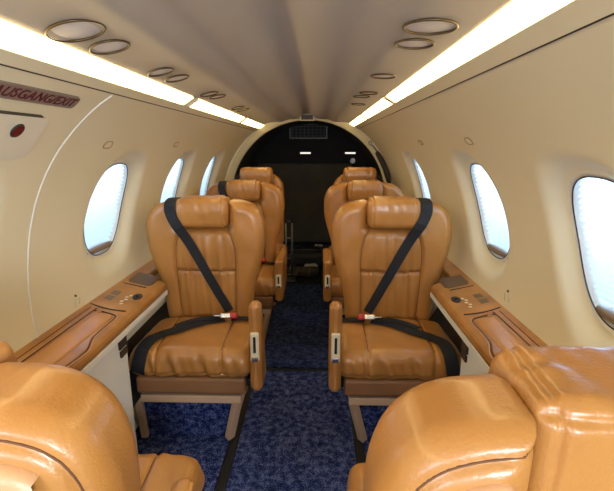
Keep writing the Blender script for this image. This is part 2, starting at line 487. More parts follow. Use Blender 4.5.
# floor
def plane(name, x0, x1, y0, y1, z, m, parent=None, t=.01):
    bm = bmesh.new(); add_box(bm, Vector(((x0 + x1) / 2, (y0 + y1) / 2, z - t / 2)), (x1 - x0, y1 - y0, t)); return bm_obj(name, bm, m, parent)
struct(plane('floor', -.80, .80, Y0, 4.95, 0, M['black'], t=.03), 'cabin floor pan')
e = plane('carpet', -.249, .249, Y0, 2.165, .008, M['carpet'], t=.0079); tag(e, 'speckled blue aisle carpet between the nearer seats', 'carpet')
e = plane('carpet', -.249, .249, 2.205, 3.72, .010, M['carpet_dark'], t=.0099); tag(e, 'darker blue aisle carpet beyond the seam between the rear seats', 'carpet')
for s in (-1, 1):
    a, b = sorted((s * .292, s * .735))
    e = plane('carpet', a, b, Y0, Y1 - .05, .006, M['carpet'], t=.0059)
    tag(e, 'blue speckled carpet under the seats on the %s side' % ('left' if s < 0 else 'right'), 'carpet')
    a, b = sorted((s * .252, s * .289))
    bm = bmesh.new(); add_box(bm, Vector(((a + b) / 2, 1.6, .004)), (b - a, 4.2, .008), .0015)
    add_box(bm, Vector((a + .005, 1.6, .009)), (.005, 4.2, .006)); add_box(bm, Vector((b - .005, 1.6, .009)), (.005, 4.2, .006))
    tag(bm_obj('seat_rail', bm, M['black']), 'long black seat rail in the floor left of the aisle carpet' if s < 0 else 'long black seat rail in the floor right of the aisle carpet', 'rail', 'seat rails in the floor')
    a, b = sorted((s * .728, s * .752))
    struct(plane('baseboard_left' if s < 0 else 'baseboard_right', a, b, Y0, Y1, .05, M['trimwhite'], t=.05), 'pale strip at the foot of the side wall')

# arch frame and aft compartment
def make_arch():
    V = []; Fc = []; n = 72; th = np.linspace(-30, 210, n + 1)
    prof = [(R + .02, Y1 - .055), (R - .012, Y1 - .055), (.712, Y1 - .008), (.702, Y1), (.700, Y1 + .05), (.72, Y1 + .06), (R + .02, Y1 + .06)]
    for t in th:
        c, sn = math.cos(math.radians(t)), math.sin(math.radians(t))
        for r_, y in prof: V.append((r_ * c, y, max(ZC + r_ * sn, .0)))
    m_ = len(prof)
    for i in range(n):
        for k in range(m_): Fc.append((i * m_ + k, i * m_ + (k + 1) % m_, (i + 1) * m_ + (k + 1) % m_, (i + 1) * m_ + k))
    bm = bmesh.new(); vs = [bm.verts.new(v) for v in V]
    for f in Fc:
        try: bm.faces.new([vs[i] for i in f])
        except ValueError: pass
    o = bm_obj('wall_arch', bm, M['lining'], smooth=True)
    md = o.modifiers.new('edge', 'EDGE_SPLIT'); md.split_angle = math.radians(50)
    return struct(o, 'cream arched frame around the dark aft opening')
make_arch()
def make_aft():
    V = []; Fc = []; n = 60; th = np.linspace(-42, 222, n + 1); ys = [Y1 + .03, 4.3, 4.85]
    for y in ys:
        for t in th: V.append((.715 * math.cos(math.radians(t)), y, max(0.002, ZC + .715 * math.sin(math.radians(t)))))
    for i in range(2):
        for k in range(n): q = i * (n + 1) + k; Fc.append((q, q + n + 1, q + n + 2, q + 1))
    return struct(mesh_obj('wall_aft_lining', V, Fc, M['curtain']), 'black lining of the aft baggage bay')
make_aft()
struct(box('wall_back', (0, 4.87, .80), (1.5, .03, 1.5), M['curtain'], bev=.004), 'dark rear bulkhead')
struct(box('trim_10', (-.06, 4.80, .62), (1.06, .04, .90), M['aftpanel'], bev=.012), 'dark olive lower panel covering the rear bulkhead of the baggage bay')
e = empty('air_vent', (-.02, 4.78, 1.42)); tag(e, 'dark rectangular louvred air vent high on the rear bulkhead', 'vent')
bm = bmesh.new()
for (cx, cz, sx, sz) in ((0, .075, .42, .014), (0, -.075, .42, .014), (-.203, 0, .014, .15), (.203, 0, .014, .15)): add_box(bm, Vector((cx, 0, cz)), (sx, .03, sz), .002)
bm_obj('vent_frame', bm, mat('grey_vent_frame', (.09, .085, .08), .4), e)
bm = bmesh.new()
for k in range(9): add_box(bm, Vector((-.18 + .045 * k, .01, 0)), (.006, .02, .14), .001)
for k in range(4): add_box(bm, Vector((0, .012, -.05 + .033 * k)), (.40, .008, .006))
bm_obj('louvre', bm, M['black'], e)
box('vent_backing', (0, .03, 0), (.42, .01, .15), M['curtain'], e)
box('vent_mount', (0, .055, 0), (.42, .05, .05), M['curtain'], e)
for x, nm in ((-.052, 'left'), (.444, 'right')):
    e = empty('strip_lamp', (x, 4.80, 1.185)); tag(e, 'tiny lit %s strip lamp on the dark rear bulkhead' % ('central' if x < 0 else 'right-hand'), 'lamp', 'small lamps on the rear bulkhead')
    box('lamp_body', (0, .012, 0), (.13, .10, .030), M['black'], e, .004); box('lamp_lens', (0, -.040, 0), (.115, .014, .018), M['smalllamp'], e, .004)
V, Fc = tube_mesh([(.475, 4.83, 1.10), (.475, 4.77, 1.10)], .028, 20)
e = mesh_obj('door_latch', V, Fc, M['greymetal'], smooth=False); e.name = 'round_latch'; tag(e, 'small round grey latch below the right-hand strip lamp', 'latch')
# lavatory / no-smoking sign box on the arch crown
e = empty('sign_box', (-.005, Y1 - .10, 1.492)); tag(e, 'small black sign box with two round symbols above the arch', 'sign')
box('sign_case', (0, 0, 0), (.106, .075, .046), M['black'], e, .004); box('sign_rim', (0, -.034, 0), (.118, .010, .056), M['lining'], e, .004)
box('sign_face', (0, -.042, 0), (.100, .006, .040), M['dark'], e, .002)
for x in (-.024, .022):
    o = tube('sign_symbol', [(x + .011 * math.cos(q), -.046, .012 * math.sin(q)) for q in np.linspace(0, 2 * PI, 17)[:-1]], .0012, M['bronze'], e, 6, True)

# rolled black strap/curtain on the right of the arch
e = empty('curtain_roll', (.70, Y1 - .10, 1.05)); tag(e, 'rolled dark brown curtain held by metal clips on the right of the arch', 'curtain')
pp = [cyl(1, t, Y1 - .085, R - .030) - e.location for t in np.linspace(36, 13, 12)]
tube('cloth', pp, [.016, .021, .023, .024, .024, .025, .024, .025, .025, .024, .022, .017], mat('dark_brown_cloth', (.03, .018, .012), .7), e, 12)
for a, b in ((41.5, 36), (13, 8)):
    cp = [cyl(1, t, Y1 - .085, R - .025) - e.location for t in np.linspace(a, b, 5)]
    tube('clip', cp, .0065, M['greymetal'], e, 8)
o = tube('hook_ring', [cyl(1, 43.2, Y1 - .085, R - .026) - e.location + Vector((.012 * math.cos(q), .004, .018 * math.sin(q))) for q in np.linspace(0, 2 * PI, 17)[:-1]], .004, M['greymetal'], e, 6, True)

# ------------------------------------------------------------------ reading lights and outlets in the lamp rails
spots = [(-1, .337, .790, .052), (-1, .337, .912, .042), (-1, .338, 1.20, .038), (-1, .333, 1.318, .038), (-1, .334, 1.70, .038), (-1, .326, 1.80, .038),
         (-1, .333, 2.28, .038), (-1, .328, 2.42, .038), (1, .283, .812, .050), (1, .283, .937, .042), (1, .280, 1.34, .040), (1, .283, 1.74, .038), (1, .268, 1.86, .038), (1, .284, 2.18, .038)]
names = {0: 'nearest', 1: 'second', 2: 'third', 3: 'fourth', 4: 'fifth', 5: 'sixth', 6: 'seventh', 7: 'farthest'}
cnt = {-1: 0, 1: 0}
first = None
for (s, th, y, r) in spots:
    zz = ceil_z(s * th) + .0035
    rt = empty('reading_light', (s * th, y, zz - .006)); sl = (ceil_z(s * th + .012) - ceil_z(s * th - .012)) / .024; rt.rotation_euler = (0, -math.atan(sl), 0)
    i = cnt[s]; cnt[s] += 1
    tag(rt, 'round %s light, %s one from the front beside the %s light strip' % ('reading' if i % 2 else 'frosted', names[i] if not (s > 0 and i == 5) else 'farthest', 'left' if s < 0 else 'right'), 'reading light', 'round lights in the ceiling rails')
    if first is None:
        ringp = [(math.cos(a) * .046, math.sin(a) * .046, -.001) for a in np.linspace(0, 2 * PI, 41)[:-1]]
        V, Fc = tube_mesh(ringp, .0024, 8, True); o1 = mesh_obj('bezel', V, Fc, M['bronze'], rt)
        V = []; Fc = []; nr, na = 6, 40
        for a in range(nr + 1):
            rr = .045 * a / nr; z = .0012 - .0022 * (1 - (a / nr) ** 2)
            for b in range(na): V.append((rr * math.cos(2 * PI * b / na) if a else 0, rr * math.sin(2 * PI * b / na) if a else 0, z))
        for a in range(nr):
            for b in range(na): Fc.append((a * na + b, (a + 1) * na + b, (a + 1) * na + (b + 1) % na, a * na + (b + 1) % na))
        o2 = mesh_obj('lens', V, Fc, M['lens'], rt); bmx = bmesh.new(); bmx.from_mesh(o2.data); bmesh.ops.remove_doubles(bmx, verts=bmx.verts[:], dist=1e-5); bmx.to_mesh(o2.data)
        first = (o1, o2)
    else:
        for o in first:
            c = o.copy(); c.parent = rt; COL.objects.link(c)
    sc = r / .050; rt.scale = (sc, sc, 1)

# ------------------------------------------------------------------ wall details
DOORY = 1.145
seam = [(-9, 1.150), (0, 1.148), (10, 1.146), (20, 1.138), (27, 1.132), (36, 1.130), (43, 1.138), (49, 1.150), (52.6, 1.165)]
sp = catmull([(t, y, 0) for t, y in seam], 8)
struct(tube('trim_9', [cyl(-1, p.x, p.y, R + .0005) for p in sp], .0035, M['trimwhite'], n=8), 'raised pale seam of the entrance door edge in the left lining')

def on_wall(th, y, lift=.0):
    """frame on the left wall: x along +Y... returns matrix with local X toward the rear, local Y up the wall, local Z into the cabin"""
    t = math.radians(th); up = Vector((math.sin(t), 0, math.cos(t))); nrm = Vector((math.cos(t), 0, -math.sin(t)))
    ax = up.cross(nrm); o = cyl(-1, th, y, R - lift)
    m = Matrix((ax, up, nrm)).transposed().to_4x4(); m.translation = o; return m

def round_rect(w_, h_, r, n=6):
    out = []
    for cx, cy, a0 in ((w_ / 2 - r, h_ / 2 - r, 0), (-w_ / 2 + r, h_ / 2 - r, 90), (-w_ / 2 + r, -h_ / 2 + r, 180), (w_ / 2 - r, -h_ / 2 + r, 270)):
        for k in range(n + 1):
            a = math.radians(a0 + 90 * k / n); out.append((cx + r * math.cos(a), cy + r * math.sin(a)))
    return out
def plate(name, outline, z0, z1, m, parent=None):
    bm = bmesh.new(); vs = [bm.verts.new((x, y, z0)) for x, y in outline]; f = bm.faces.new(vs)
    r = bmesh.ops.extrude_face_region(bm, geom=[f])
    for v in r['geom']:
        if isinstance(v, bmesh.types.BMVert): v.co.z = z1
    return bm_obj(name, bm, m, parent)
# sign: AUSGANG/EXIT
es = empty('exit_sign'); es.matrix_world = on_wall(49.2, .905, .004)
tag(es, 'grey plate lettered AUSGANG/EXIT in dark red on the upper left wall', 'sign')
plate('sign_plate', round_rect(.285, .036, .012), -.006, .0015, M['signplate'], es)
fc = bpy.data.curves.new('lettering', 'FONT'); fc.body = 'AUSGANG/EXIT'; fc.size = .034; fc.align_x = 'CENTER'; fc.align_y = 'CENTER'; fc.extrude = .0006; fc.shear = .2; fc.offset = .0002; fc.space_character = 1.06
fo = bpy.data.objects.new('lettering', fc); COL.objects.link(fo); fo.parent = es; fo.location = (0, -.0005, .0022); fo.data.materials.append(M['signtext'])
fo.scale = (1.02, 1.0, 1)
bpy.context.view_layer.update()
tm = bpy.data.meshes.new_from_object(fo); fn = bpy.data.objects.new('lettering', tm); COL.objects.link(fn); fn.parent = es; fn.location = fo.location; fn.scale = fo.scale
bpy.data.objects.remove(fo); fn.name = 'lettering'
# emergency handle cover with red button
eh = empty('door_handle_cover'); eh.matrix_world = on_wall(40.6, .72, .006)
tag(eh, 'pale raised door handle cover with a dark red oval window', 'handle cover')
plate('cover', round_rect(.56, .118, .022), -.010, .004, M['door_lining'], eh)
ov = [(.010 + .0155 * math.cos(a) , .0 + .016 * math.sin(a)) for a in np.linspace(0, 2 * PI, 25)[:-1]]
ov = [(.192 + x - .010, .022 + y) for x, y in ov]
plate('red_window', ov, .003, .007, M['darkred'], eh)
tube('window_rim', [(x, y, .0055) for x, y in ov], .0022, M['black'], eh, 6, True)
box('painted_gap_shade', (0, .0605, -.001), (.50, .0035, .008), M['groove'], eh)  # solid dark bar; shade along the cover's top edge is put into its colour

def wall_mark(s, th, y, kind, label):
    rt = empty('oval_cap' if kind == 'cap' else 'seat_position_plate')
    m = on_wall(th, y, .001)
    if s > 0: m = Matrix.Scale(-1, 4, (1, 0, 0)) @ m; loc = m.translation.copy(); m = Matrix.Rotation(PI, 4, 'Z') @ on_wall(th, -y, .001); m.translation = loc
    rt.matrix_world = m
    if kind == 'cap':
        tag(rt, label, 'cap', 'small oval caps above the windows')
        plate('cap_plate', round_rect(.046, .022, .0108), -.004, .002, M['lining'], rt)
        tube('cap_rim', [(x, y_, .002) for x, y_ in round_rect(.050, .026, .0128)], .0018, mat('ochre_cap_rim', (.34, .25, .12), .5), rt, 6, True)
    else:
        tag(rt, label, 'hook', 'small hooks beside the side ledges')
        tube('hook_loop', [(-.014, -.016, -.001), (-.014, .010, .005), (-.010, .016, .006), (.010, .016, .006), (.014, .010, .005), (.014, -.012, -.001)], .0014, M['trimwhite'], rt, 6)
        plate('screw', [(.004 * math.cos(a), .004 * math.sin(a) + .024) for a in np.linspace(0, 2 * PI, 13)[:-1]], -.003, .003, M['bronze'], rt)
wall_mark(-1, 39.0, 1.374, 'cap', 'small oval cap above the nearest fully seen left window')
wall_mark(-1, 39.5, 2.03, 'cap', 'small oval cap above the second left window')
wall_mark(1, 40.2, 1.425, 'cap', 'small oval cap on the right wall above the middle window')
wall_mark(1, 40.4, 2.08, 'cap', 'farther small oval cap on the right wall')
wall_mark(-1, -4.6, 1.369, 'hook', 'little wire hook on the left wall above the wooden ledge')
wall_mark(1, -3.6, 1.42, 'hook', 'little wire hook on the right wall above the wooden ledge')

# ------------------------------------------------------------------ side ledges
def make_ledge(s):
    root = empty('side_ledge', (s * .68, 1.5, .66))
    tag(root, 'glossy tan %s side ledge with recessed armrest lid running along the wall' % ('left' if s < 0 else 'right'), 'ledge', 'side ledges below the windows')
    L = root.location
    x0, z0, x1, z1 = .592, .655, .757, .692          # inner and outer edge of the top
    def P(u, y, h=0.0):                              # u 0 inner .. 1 outer
        sl = (z1 - z0) / (x1 - x0); n = Vector((-sl, 0, 1)).normalized()
        return Vector((s * (x0 + (x1 - x0) * u + n.x * h), y, z0 + (z1 - z0) * u + n.z * h)) - L
    def prism(name, outline, h0, h1, m):             # outline in (u,y)
        bm = bmesh.new(); a = [bm.verts.new(P(u, y, h0)) for u, y in outline]; b = [bm.verts.new(P(u, y, h1)) for u, y in outline]
        bm.faces.new(a); bm.faces.new(b[::-1]); n = len(a)
        for i in range(n): bm.faces.new((a[i], b[i], b[(i + 1) % n], a[(i + 1) % n]))
        return bm_obj(name, bm, m, root)
    # top slab with a rolled inner nose
    V = []; Fc = []; ya, yb = .78, 1.80
    sec = [(1.0, 0), (.93, .0015), (.5, .0), (.12, 0), (.05, -.002), (.0, -.008), (-.03, -.018), (-.03, -.034), (.0, -.040), (1.0, -.05)]
    n = len(sec)
    rows = [(-.3, .62), (.74, .62), (.79, 0), (1.785, 0), (1.83, .62), (2.10, .62), (2.15, 0), (2.74, 0), (2.79, .62), (3.06, .62), (3.10, .2), (3.36, .2), (3.40, .62), (3.72, .62)]
    for y, c in rows:
        for u, h in sec: V.append(P(c + u * (1 - c), y, h))
    for r_ in range(len(rows) - 1):
        for k in range(n): Fc.append((r_ * n + k, r_ * n + (k + 1) % n, (r_ + 1) * n + (k + 1) % n, (r_ + 1) * n + k))
    Fc += [tuple(range(n))[::-1], tuple(range((len(rows) - 1) * n, len(rows) * n))]
    bm = bmesh.new(); vs = [bm.verts.new(v) for v in V]
    for f in Fc: bm.faces.new([vs[i] for i in f])
    bm_obj('ledge_top', bm, M['ledge'], root)
    # cream skirt strip under the nose
    def strip(name, xa, xb, za, zb, y0, y1, m, bev=.003):
        bm = bmesh.new(); add_box(bm, Vector((s * (xa + xb) / 2, (y0 + y1) / 2, (za + zb) / 2)) - L, (abs(xb - xa), y1 - y0, zb - za), bev); return bm_obj(name, bm, m, root)
    strip('skirt', .594, .748, .594, .617, ya, yb, M['trimwhite'])
    for (y0, y1) in ((1.02, 1.390),):
        strip('side_cabinet', .604, .742, .012, .596, y0, y1, M['trimwhite'], .006)
    for (y0, y1) in ((2.17, 2.42),):
        strip('side_cabinet', .604, .742, .012, .596, y0, y1, M['trimwhite'], .006)
    e = strip('outlet_plate', .597, .606, .558, .612, 1.325, 1.380, M['black'], .002)
    strip('lower_plate', .597, .606, .526, .550, 1.330, 1.380, M['dark'], .002)
    # far crease across the top in front of the controls, near and far lid
    for (a, b) in ((.80, 1.395),):
        # lid outline: wavy finger notch on the inner edge
        yl = b
        out = [(.74, a), (.74, yl - .03), (.70, yl - .008), (.60, yl), (.30, yl - .004), (.20, yl - .015), (.165, yl - .045), (.165, yl - .16), (.13, yl - .20), (.03, yl - .25), (.02, yl - .29), (.06, yl - .36), (.14, yl - .40), (.165, yl - .44), (.165, a)]
        # keep only smooth rounded version
        sm = [(p.x, p.y) for p in catmull([(u, y, 0) for u, y in out], 4)]
        line = [P(u, y, .0012) for u, y in sm]
        tube('lid_outline', line, .0020, M['inlay'], root, 6)
        tube('lid_gap', [P(u * .93 + .035, y - .004, .0012) for u, y in sm], .0030, M['seam'], root, 6)
        inner = [(.66, a + .01), (.66, yl - .035), (.58, yl - .018), (.34, yl - .018), (.25, yl - .04), (.25, yl - .17), (.27, yl - .3), (.27, a + .01)]
        si = [(p.x, p.y) for p in catmull([(u, y, 0) for u, y in inner], 3)]
        # domed pad
        bm = bmesh.new(); n = len(si); cx = .46
        rings = []
        for k_, hh in ((1, .0), (.96, .003), (.80, .0045), (.5, .0055)):
            rings.append([bm.verts.new(P(cx + (u - cx) * k_, y if k_ > .9 else y + (.012 if y < a + .1 else -.006), hh)) for u, y in si])
        for r0, r1 in zip(rings[:-1], rings[1:]):
            for i in range(n): bm.faces.new((r0[i], r0[(i + 1) % n], r1[(i + 1) % n], r1[i]))
        bm.faces.new(rings[-1])
        bm_obj('lid', bm, M['lid'], root, smooth=True)
        tube('outer_groove', [P(.84, y, .001) for y in np.linspace(a, yl + .01, 6)], .002, M['seam'], root, 6)
        tube('crease', [P(u, yl + .045 - .02 * math.sin(u * 3), .001) for u in np.linspace(.15, .92, 8)], .0032, M['dark'], root, 6)
        # controls
        yk = yl + .18
        pl = [(.25 + .10 * math.cos(q), yk + .030 * math.sin(q)) for q in np.linspace(0, 2 * PI, 17)[:-1]]
        prism('switch_bezel', pl, 0, .003, M['black'])
        tube('toggle', [P(.22, yk, .003), P(.28, yk - .004, .008)], .004, M['black'], root, 8)
        for j in range(5):
            bm = bmesh.new(); u0 = .40 + .045 * (j % 2); y_ = yk - .09 + .022 * j
            c = P(u0, y_, .0008); add_box(bm, c, (.012, .012, .0016), .0004); bm_obj('call_symbol', bm, M['ivory'], root)
        for j in range(2):
            prism('slot', [(.66, yk - .08 + j * .055), (.86, yk - .08 + j * .055), (.86, yk - .04 + j * .055), (.66, yk - .04 + j * .055)], 0, .0012, mat('smoky_brown_slot', (.13, .08, .045), .3))
        prism('cup_tray', [(u, y) for u, y in ((.30, yk + .13), (.80, yk + .13), (.86, yk + .15), (.86, yk + .26), (.30, yk + .26), (.24, yk + .24), (.24, yk + .15))], 0, .002, mat('smoky_cup_tray', (.12, .07, .04), .4))
        tube('tray_edge', [P(u, yk + .105, .001) for u in np.linspace(.30, .88, 4)], .0028, M['dark'], root, 6)
for s in (-1, 1): make_ledge(s)

# ------------------------------------------------------------------ seats
OUT = [(0, .435), (.12, .432), (.185, .437), (.203, .46), (.208, .52), (.218, .60), (.236, .68), (.252, .75), (.261, .82), (.262, .88),
       (.256, .925), (.240, .965), (.210, .994), (.168, 1.010), (.118, 1.016)]
def full_outline(notch):
    r = [Vector((x * (1 + .035 * max(0, min(1, (z - .6) / .2))), z, 0)) for x, z in OUT]
    r = [(p.x, p.y) for p in catmull(r, 3)]
    top = [(.113, 1.012), (.113, .900), (.104, .892)] if notch else [(.06, 1.02)]
    r = r + top
    l = [(-x, z) for x, z in r[::-1]]
    return np.array(r + l[:-1])
POLY = full_outline(True); POLYN = full_outline(False)
SEAM_MAIN = [(.128, .455), (.134, .60), (.138, .72), (.134, .80), (.120, .855), (.104, .884)]
def crease(X, seed=0):
    return (np.sin(X * 120 + seed) + .8 * np.sin(X * 71 + 1.3 * seed + 2) + .6 * np.sin(X * 197 + 2.1 * seed)) / 2.4

def f_back(X, Y, Z):
    if np.ndim(X) == 1 and np.shape(X) == np.shape(Y): x, z = X, Z
    else: x, z = X, Z
    d2 = poly_sdf(x, z, POLY); dn = poly_sdf(x, z, POLYN)
    ax_ = np.abs(x)
    T = .052 + .018 * np.clip((z - .5) / .5, 0, 1)                     # half thickness
    yc = .062 + .012 * np.clip((z - .45) / .6, 0, 1) - .0
    # front relief: raised side bolsters, cushioned centre
    ms = np.minimum(seg_d(ax_, z, SEAM_MAIN), 9)
    inner = 1 / (1 + np.exp((ax_ - np.where(z > .80, .134 - .4 * (z - .8), .134)) / .012))
    relief = -.018 * inner + .010 * np.exp(-((z - .60) / .10) ** 2) * inner + .008 * np.exp(-((z - .80) / .07) ** 2) * inner
    gro = .009 * np.exp(-(ms / .0075) ** 2)
    hs = np.where(ax_ < .136, np.abs(z - (.692 - .006 * np.cos(x * 12))), 9)
    gro = gro + .010 * np.exp(-(hs / .008) ** 2)
    vs = np.where(z < .70, np.abs(x - .0), 9)
    cr = crease(x + .05 * (z - .7)) * .0062 * inner * (np.exp(-(hs / .07) ** 2) + .5 * np.exp(-((z - .46) / .05) ** 2) + .55)
    front = relief - gro + cr - .0018 * np.sin(z * 38 + 20 * ax_) * np.exp(-((ax_ - .185) / .03) ** 2)
    # rear relief: seam ring at 60 mm from the outline
    rg = -.005 * np.exp(-((dn + .024) / .005) ** 2)
    Tf = T + front; Tb = T + rg + .010 * np.clip(-dn / .1, 0, 1)
    yy = Y - yc
    dy = np.where(yy < 0, -yy - Tf, yy - Tb)
    r = .046
    a = d2 + r; b = dy + r
    dd = np.sqrt(np.maximum(a, 0) ** 2 + np.maximum(b, 0) ** 2) + np.minimum(np.maximum(a, b), 0) - r
    return dd * .9
def f_rearpanel(X, Y, Z):
    bx = np.abs(X) - .130; bz = .885 - Z                     # keeps clear of the headrest notch
    bd = np.sqrt(np.maximum(bx, 0) ** 2 + np.maximum(bz, 0) ** 2) + np.minimum(np.maximum(bx, bz), 0)
    d2 = smax(poly_sdf(X, Z, POLYN) + .040, .012 - bd, .02)
    yy = np.abs(Y - .142) - .019; r = .015
    a = d2 + r; b = yy + r
    return np.sqrt(np.maximum(a, 0) ** 2 + np.maximum(b, 0) ** 2) + np.minimum(np.maximum(a, b), 0) - r
def f_head(X, Y, Z, z0=.897, z1=1.032, hw=.113):
    c = (z0 + z1) / 2; hh = (z1 - z0) / 2
    ax_ = np.abs(X)
    d = rbox(X, Y, Z, (0, .050, c), (hw, .070, hh), .030)
    d = d + .0045 * np.exp(-((ax_ - (hw - .022)) / .004) ** 2) * (Z > z0 + .01)
    d = d + crease(X * .8 + Y * .3, 2) * .0014 * np.exp(-((Z - z1) / .06) ** 2) + crease(X * .9 + Z * .25, 5) * .0011
    # rear upper edge seam with gathers
    d = d + .004 * np.exp(-((Z - (z1 - .016)) / .004) ** 2) * (Y > .10) + crease(Y * 1.3 + X * .2, 1) * .002 * np.exp(-((ax_ - hw + .03) / .03) ** 2) * np.exp(-((Z - z1) / .03) ** 2)
    # front roll: fuller lower edge
    d = d - .006 * np.exp(-((Z - c - .01) / .035) ** 2) * (Y < .05)
    return d * .85
def f_cush(X, Y, Z):
    ax_ = np.abs(X)
    top = .462 + .012 * np.clip(1 - (X / .2) ** 2, 0, 1) - .020 * np.clip((-.20 - Y) / .15, 0, 1) ** 2
    hw = .240 + .012 * np.clip((-Y) / .3, 0, 1)
    qx = ax_ - hw; qy = np.abs(Y + .150) - .180; qz = np.maximum(Z - top, .334 - Z)
    r = .045
    d = np.sqrt(np.maximum(qx + r, 0) ** 2 + np.maximum(qy + r, 0) ** 2 + np.maximum(qz + r, 0) ** 2) + np.minimum(np.maximum(qx, np.maximum(qy, qz)) + r, 0) - r
    s1 = np.abs(ax_ - (.128 + .02 * np.clip(-Y - .1, 0, 1)))
    d = d + .007 * np.exp(-(s1 / .006) ** 2) * (Z > .36)
    s2 = np.where(ax_ < 9, np.abs(Z - .360), 9)
    d = d + .004 * np.exp(-(s2 / .005) ** 2)
    # gathers along the lower front edge and across the front
    d = d + crease(X * .75 + .2 * (Z - .4), 3) * .0100 * np.exp(-((Y + .33) / .06) ** 2) * np.exp(-((Z - .385) / .05) ** 2)
    d = d + np.sin(X * 26 + 1) * .002 * np.exp(-((Y + .3) / .1) ** 2)
    d = d + crease(Y * .5 + .3 * X, 4) * .0018 * (Z > .44)
    d = d + .005 * np.exp(-(((Y + .185) + .0 * X) / .006) ** 2) * (Z > .42) * (ax_ < -1)
    return d * .85
def f_arm_short(X, Y, Z):
    top = .668 - .35 * np.clip((Y + .30) / .1, 0, 1) ** 1.5
    return f_arm_base(X, Y, Z, top, .075, -.270)
def f_arm(X, Y, Z):
    return f_arm_base(X, Y, Z, .668 + .010 * np.clip((-Y) / .3, 0, 1), .200, -.145)
def f_arm_base(X, Y, Z, top, hy, cy):
    # slab with rounded crown and rounded leather front
    qx = np.abs(X) - .0245; qy = np.abs(Y - cy) - hy; qz = np.maximum(Z - top, .292 + .05 * np.clip(Y / .2 + 1, 0, 1) - Z)
    r = .022
    d = np.sqrt(np.maximum(qx + r, 0) ** 2 + np.maximum(qy + r, 0) ** 2 + np.maximum(qz + r, 0) ** 2) + np.minimum(np.maximum(qx, np.maximum(qy, qz)) + r, 0) - r
    return d + .003 * np.exp(-((np.abs(X) - .017) / .003) ** 2) * (Y < -.30)
# rear-row seat back: squarer, chamfered shoulders
OUT3 = [(0, .435), (.13, .433), (.19, .44), (.205, .47), (.210, .60), (.212, .80), (.212, .90), (.204, .955), (.175, .998), (.138, 1.028), (.10, 1.035), (0, 1.036)]
P3 = np.array(OUT3[:-1] + [(-x, z) for x, z in OUT3[1:][::-1]])
def f_back3(X, Y, Z):
    d2 = poly_sdf(X, Z, P3); r = .030
    yy = np.abs(Y - .065) - .062 + .006 * np.exp(-((np.abs(X) - .13) / .006) ** 2)
    a = d2 + r; b = yy + r
    return (np.sqrt(np.maximum(a, 0) ** 2 + np.maximum(b, 0) ** 2) + np.minimum(np.maximum(a, b), 0) - r) * .9

H = .0052
def raw(f, lo, hi, h=H):
    return sculpt(f, lo, hi, h)
G = {}
G['back'] = raw(f_back, (-.28, -.04, .42), (.28, .17, 1.04), .0045)
G['rearpanel'] = raw(f_rearpanel, (-.20, .11, .48), (.20, .17, .97), .006)
G['head'] = raw(f_head, (-.12, -.04, .90), (.12, .13, 1.05), .004)
G['cush'] = raw(f_cush, (-.26, -.38, .31), (.26, .05, .49), .005)
G['armshort'] = raw(f_arm_short, (-.03, -.36, .28), (.03, -.17, .69), .005)
G['arm'] = raw(f_arm, (-.03, -.36, .28), (.03, .07, .69), .005)
G['back3'] = raw(f_back3, (-.22, -.01, .42), (.22, .14, 1.05), .007)
G['head3'] = raw(lambda X, Y, Z: f_head(X, Y + .055, Z, .955, 1.092, .125), (-.14, -.09, .93), (.14, .08, 1.11), .006)
MESH = {}
def gmesh(k, m):
    key = (k, m.name)
    if key not in MESH:
        P, Q = G[k]; me = bpy.data.meshes.new(k); me.from_pydata(P.tolist(), [], Q.tolist()); me.update()
        me.polygons.foreach_set('use_smooth', [True] * len(me.polygons)); me.materials.append(m); MESH[key] = me
    return MESH[key]
def gobj(name, k, m, parent):
    o = bpy.data.objects.new(name, gmesh(k, m)); COL.objects.link(o); o.parent = parent; return o

def bvh(keys):
    V = []; Fc = []
    for k in keys:
        P, Q = G[k]; n = len(V); V += [Vector(p) for p in P]; Fc += [tuple(int(i) + n for i in q) for q in Q]
    return BVHTree.FromPolygons(V, Fc)
BV = bvh(['back', 'head', 'cush'])

